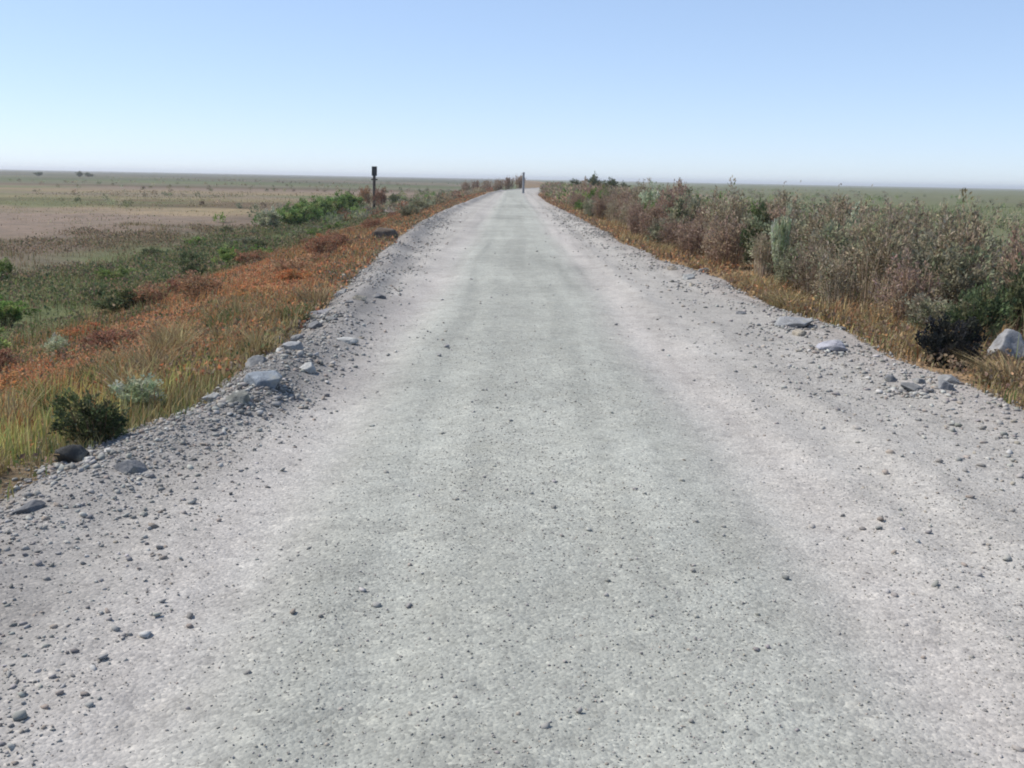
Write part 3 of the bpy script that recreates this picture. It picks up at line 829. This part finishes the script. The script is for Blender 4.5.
for y, x in order:
    gk = 'green' if random.random() < .3 else 'straw'
    s = 'before the blue grey boulder' if y < bg_y else 'past the blue grey boulder'
    kk = (gk, s); cs[kk] = cs.get(kk, 0) + 1
    if cs[kk] > 20: continue
    nm = 'yellow straw tuft' if gk == 'straw' else 'short green tuft'
    tag(place_tuft(gk, x, y, random.uniform(.6, 1.05)), f'{nm} on the left bank {s}, {ORD[cs[kk]-1]} going away', 'grass tuft', 'grass tufts on the left bank')

# ------------------------------------------------------------------ left bank shrubs
cs = {}
po_y = at(374, 208)[1]
LROW = [(1.3, 1.2, 'upper'), (2.6, 1.3, 'middle'), (4.2, 1.6, 'lower')]
for off, step, rn in LROW:
    y = 5.5
    while y < 52:
        yj = y + random.uniform(-.3, .3); x = float(edge_l(yj)) - off - random.uniform(-.5, .5)
        y += step * (1 + .035 * y)
        if -x / yj > .62 or not clear(x, yj, .2): continue
        q = float(vnoise(x * .4, yj * .25, 130)) + random.uniform(-.15, .15)
        if q < .25: continue
        key = 'rust_shrub' if q > .42 else 'russet_weed'
        sc = random.uniform(.7, 1.25)
        e = place_shrub(key, x, yj, sc, sc * random.uniform(.35, .62))
        kl = 'orange rust shrub' if key == 'rust_shrub' else 'reddish brown weed clump'
        s = 'near end' if yj < 10 else ('middle stretch' if yj < 22 else 'far stretch')
        kk = (key, rn, s); cs[kk] = cs.get(kk, 0) + 1
        tag(e, f'{kl} on the {rn} left bank, {s}, {ORD[cs[kk]-1]} going away', 'shrub' if key == 'rust_shrub' else 'weeds', 'rusty shrubs on the left bank')
cs = {}
for off, step, rn in [(5.2, 1.9, 'near side'), (7.4, 2.2, 'bottom'), (10.5, 2.6, 'far side')]:
    y = 8.0
    while y < 60:
        yj = y + random.uniform(-.5, .5); x = float(edge_l(yj)) - off - random.uniform(-.9, .9)
        y += step * (1 + .035 * y)
        if -x / yj > .62 or not clear(x, yj, .3): continue
        q = float(vnoise(x * .2, yj * .16, 140)) + random.uniform(-.2, .2)
        if q < .2: continue
        key = 'green_bush' if q > .54 else ('sage_bush' if q > .47 else 'dark_bush')
        sc = random.uniform(.6, 1.05)
        e = place_shrub(key, x, yj, sc, sc * random.uniform(.55, .8))
        kl = {'green_bush': 'fresh green bush', 'sage_bush': 'grey green bush', 'dark_bush': 'dark olive bush'}[key]
        s = 'near end' if yj < 20 else ('middle' if yj < 36 else 'far end')
        kk = (key, rn, s); cs[kk] = cs.get(kk, 0) + 1
        tag(e, f'{kl} on the {rn} of the left ditch, {s}, {ORD[cs[kk]-1]} going away', 'bush', 'bushes in the left ditch')

# ------------------------------------------------------------------ at the far end of the road
for i in range(6):
    x = -8.2 + i * 1.9; y = 180 + random.uniform(-1.5, 1.5)
    e = place_shrub('brown_weed', x, y, 2.4, 2.1)
    tag(e, f'purple brown bush closing the far end of the road, {ORD[i]} from the left', 'bush', 'brown bushes across the far road end')
for i, (px, d, sc, sz) in enumerate([(572, 135, 2.2, 2.0), (588, 140, 2.6, 2.6), (604, 138, 2.6, 2.5), (618, 145, 2.2, 1.9)]):
    x = (px - 508) / FPX * d; e = place_shrub('dark_bush', x, d, sc, sz)
    tag(e, f'tall grey bush on the skyline right of the grey pole, {ORD[i]} from the left', 'bush', 'tall bushes on the skyline')

for i, (px, d, sc, sz) in enumerate([(44, 520, 5, 2.2), (84, 500, 4, 2.6), (93, 505, 5, 2.2)]):
    e = place_shrub('dark_bush', (px - 508) / FPX * d, d, sc, sz)
    tag(e, f'low dark bush far off on the left skyline, {ORD[i]} from the left', 'bush', 'far bushes on the left skyline')

# ------------------------------------------------------------------ light
SUN_EL, SUN_AZ = R(52), R(-74)          # azimuth from +Y towards +X: the sun stands to the left
SKY_TINT = (4.15, 4.3, 4.7)
w = bpy.data.worlds.new('World'); scene.world = w; w.use_nodes = True
nt = w.node_tree; nt.nodes.clear()
sky = nt.nodes.new('ShaderNodeTexSky'); sky.sky_type = 'NISHITA'; sky.sun_disc = False
sky.sun_elevation = SUN_EL; sky.sun_rotation = SUN_AZ
sky.air_density = .7; sky.dust_density = .15; sky.ozone_density = 6; sky.altitude = 0
def vmul(sock, c):
    m = nt.nodes.new('ShaderNodeMix'); m.data_type = 'RGBA'; m.blend_type = 'MULTIPLY'; m.inputs[0].default_value = 1
    nt.links.new(sock, m.inputs[6]); m.inputs[7].default_value = (*c, 1); return m.outputs[2]
# hazy day: the sky's brightness is evened out
gm = nt.nodes.new('ShaderNodeGamma'); gm.inputs[1].default_value = .56
nt.links.new(vmul(sky.outputs[0], (.2, .2, .2)), gm.inputs[0])
bg = nt.nodes.new('ShaderNodeBackground'); bg.inputs[1].default_value = .118
out = nt.nodes.new('ShaderNodeOutputWorld')
nt.links.new(vmul(gm.outputs[0], SKY_TINT), bg.inputs[0]); nt.links.new(bg.outputs[0], out.inputs[0])
sd = bpy.data.lights.new('sun', 'SUN'); sd.energy = 3.2; sd.angle = R(.53); sd.color = (1, .955, .89)
so = bpy.data.objects.new('sun', sd); COL.objects.link(so)
dirv = Vector((math.sin(SUN_AZ) * math.cos(SUN_EL), math.cos(SUN_AZ) * math.cos(SUN_EL), math.sin(SUN_EL)))
so.rotation_mode = 'QUATERNION'; so.rotation_quaternion = dirv.to_track_quat('Z', 'Y'); so.location = (-20, 5, 30)

# the air
bm = bmesh.new(); bmesh.ops.create_cube(bm, size=1.0)
for v in bm.verts: v.co = Vector((v.co.x * 12400, 4450 + v.co.y * 9300, 4.5 + v.co.z * 19))
me = bpy.data.meshes.new('haze'); bm.to_mesh(me); bm.free()
hz = bpy.data.objects.new('haze', me); COL.objects.link(hz); hz['kind'] = 'stuff'
tag(hz, 'pale bluish haze in the air over the plain', 'haze')
mh = bpy.data.materials.new('haze_air'); mh.use_nodes = True; mh.node_tree.nodes.clear()
ho = mh.node_tree.nodes.new('ShaderNodeOutputMaterial'); pv = mh.node_tree.nodes.new('ShaderNodeVolumePrincipled')
pv.inputs['Color'].default_value = (.99, 1, 1, 1); pv.inputs['Density'].default_value = .0003; pv.inputs['Anisotropy'].default_value = .3
mh.node_tree.links.new(pv.outputs[0], ho.inputs['Volume']); me.materials.append(mh)

vs = scene.view_settings
vs.view_transform = 'Standard'; vs.look = 'None'; vs.exposure = .70; vs.gamma = 1; vs.use_curve_mapping = False
scene.cycles.filter_width = 1.9
scene.cycles.use_denoising = True
for lab, names in USED.items():
    if len(names) > 1: print('DUP LABEL', lab, names)
    if not 4 <= len(lab.split()) <= 16: print('LEN', len(lab.split()), lab)
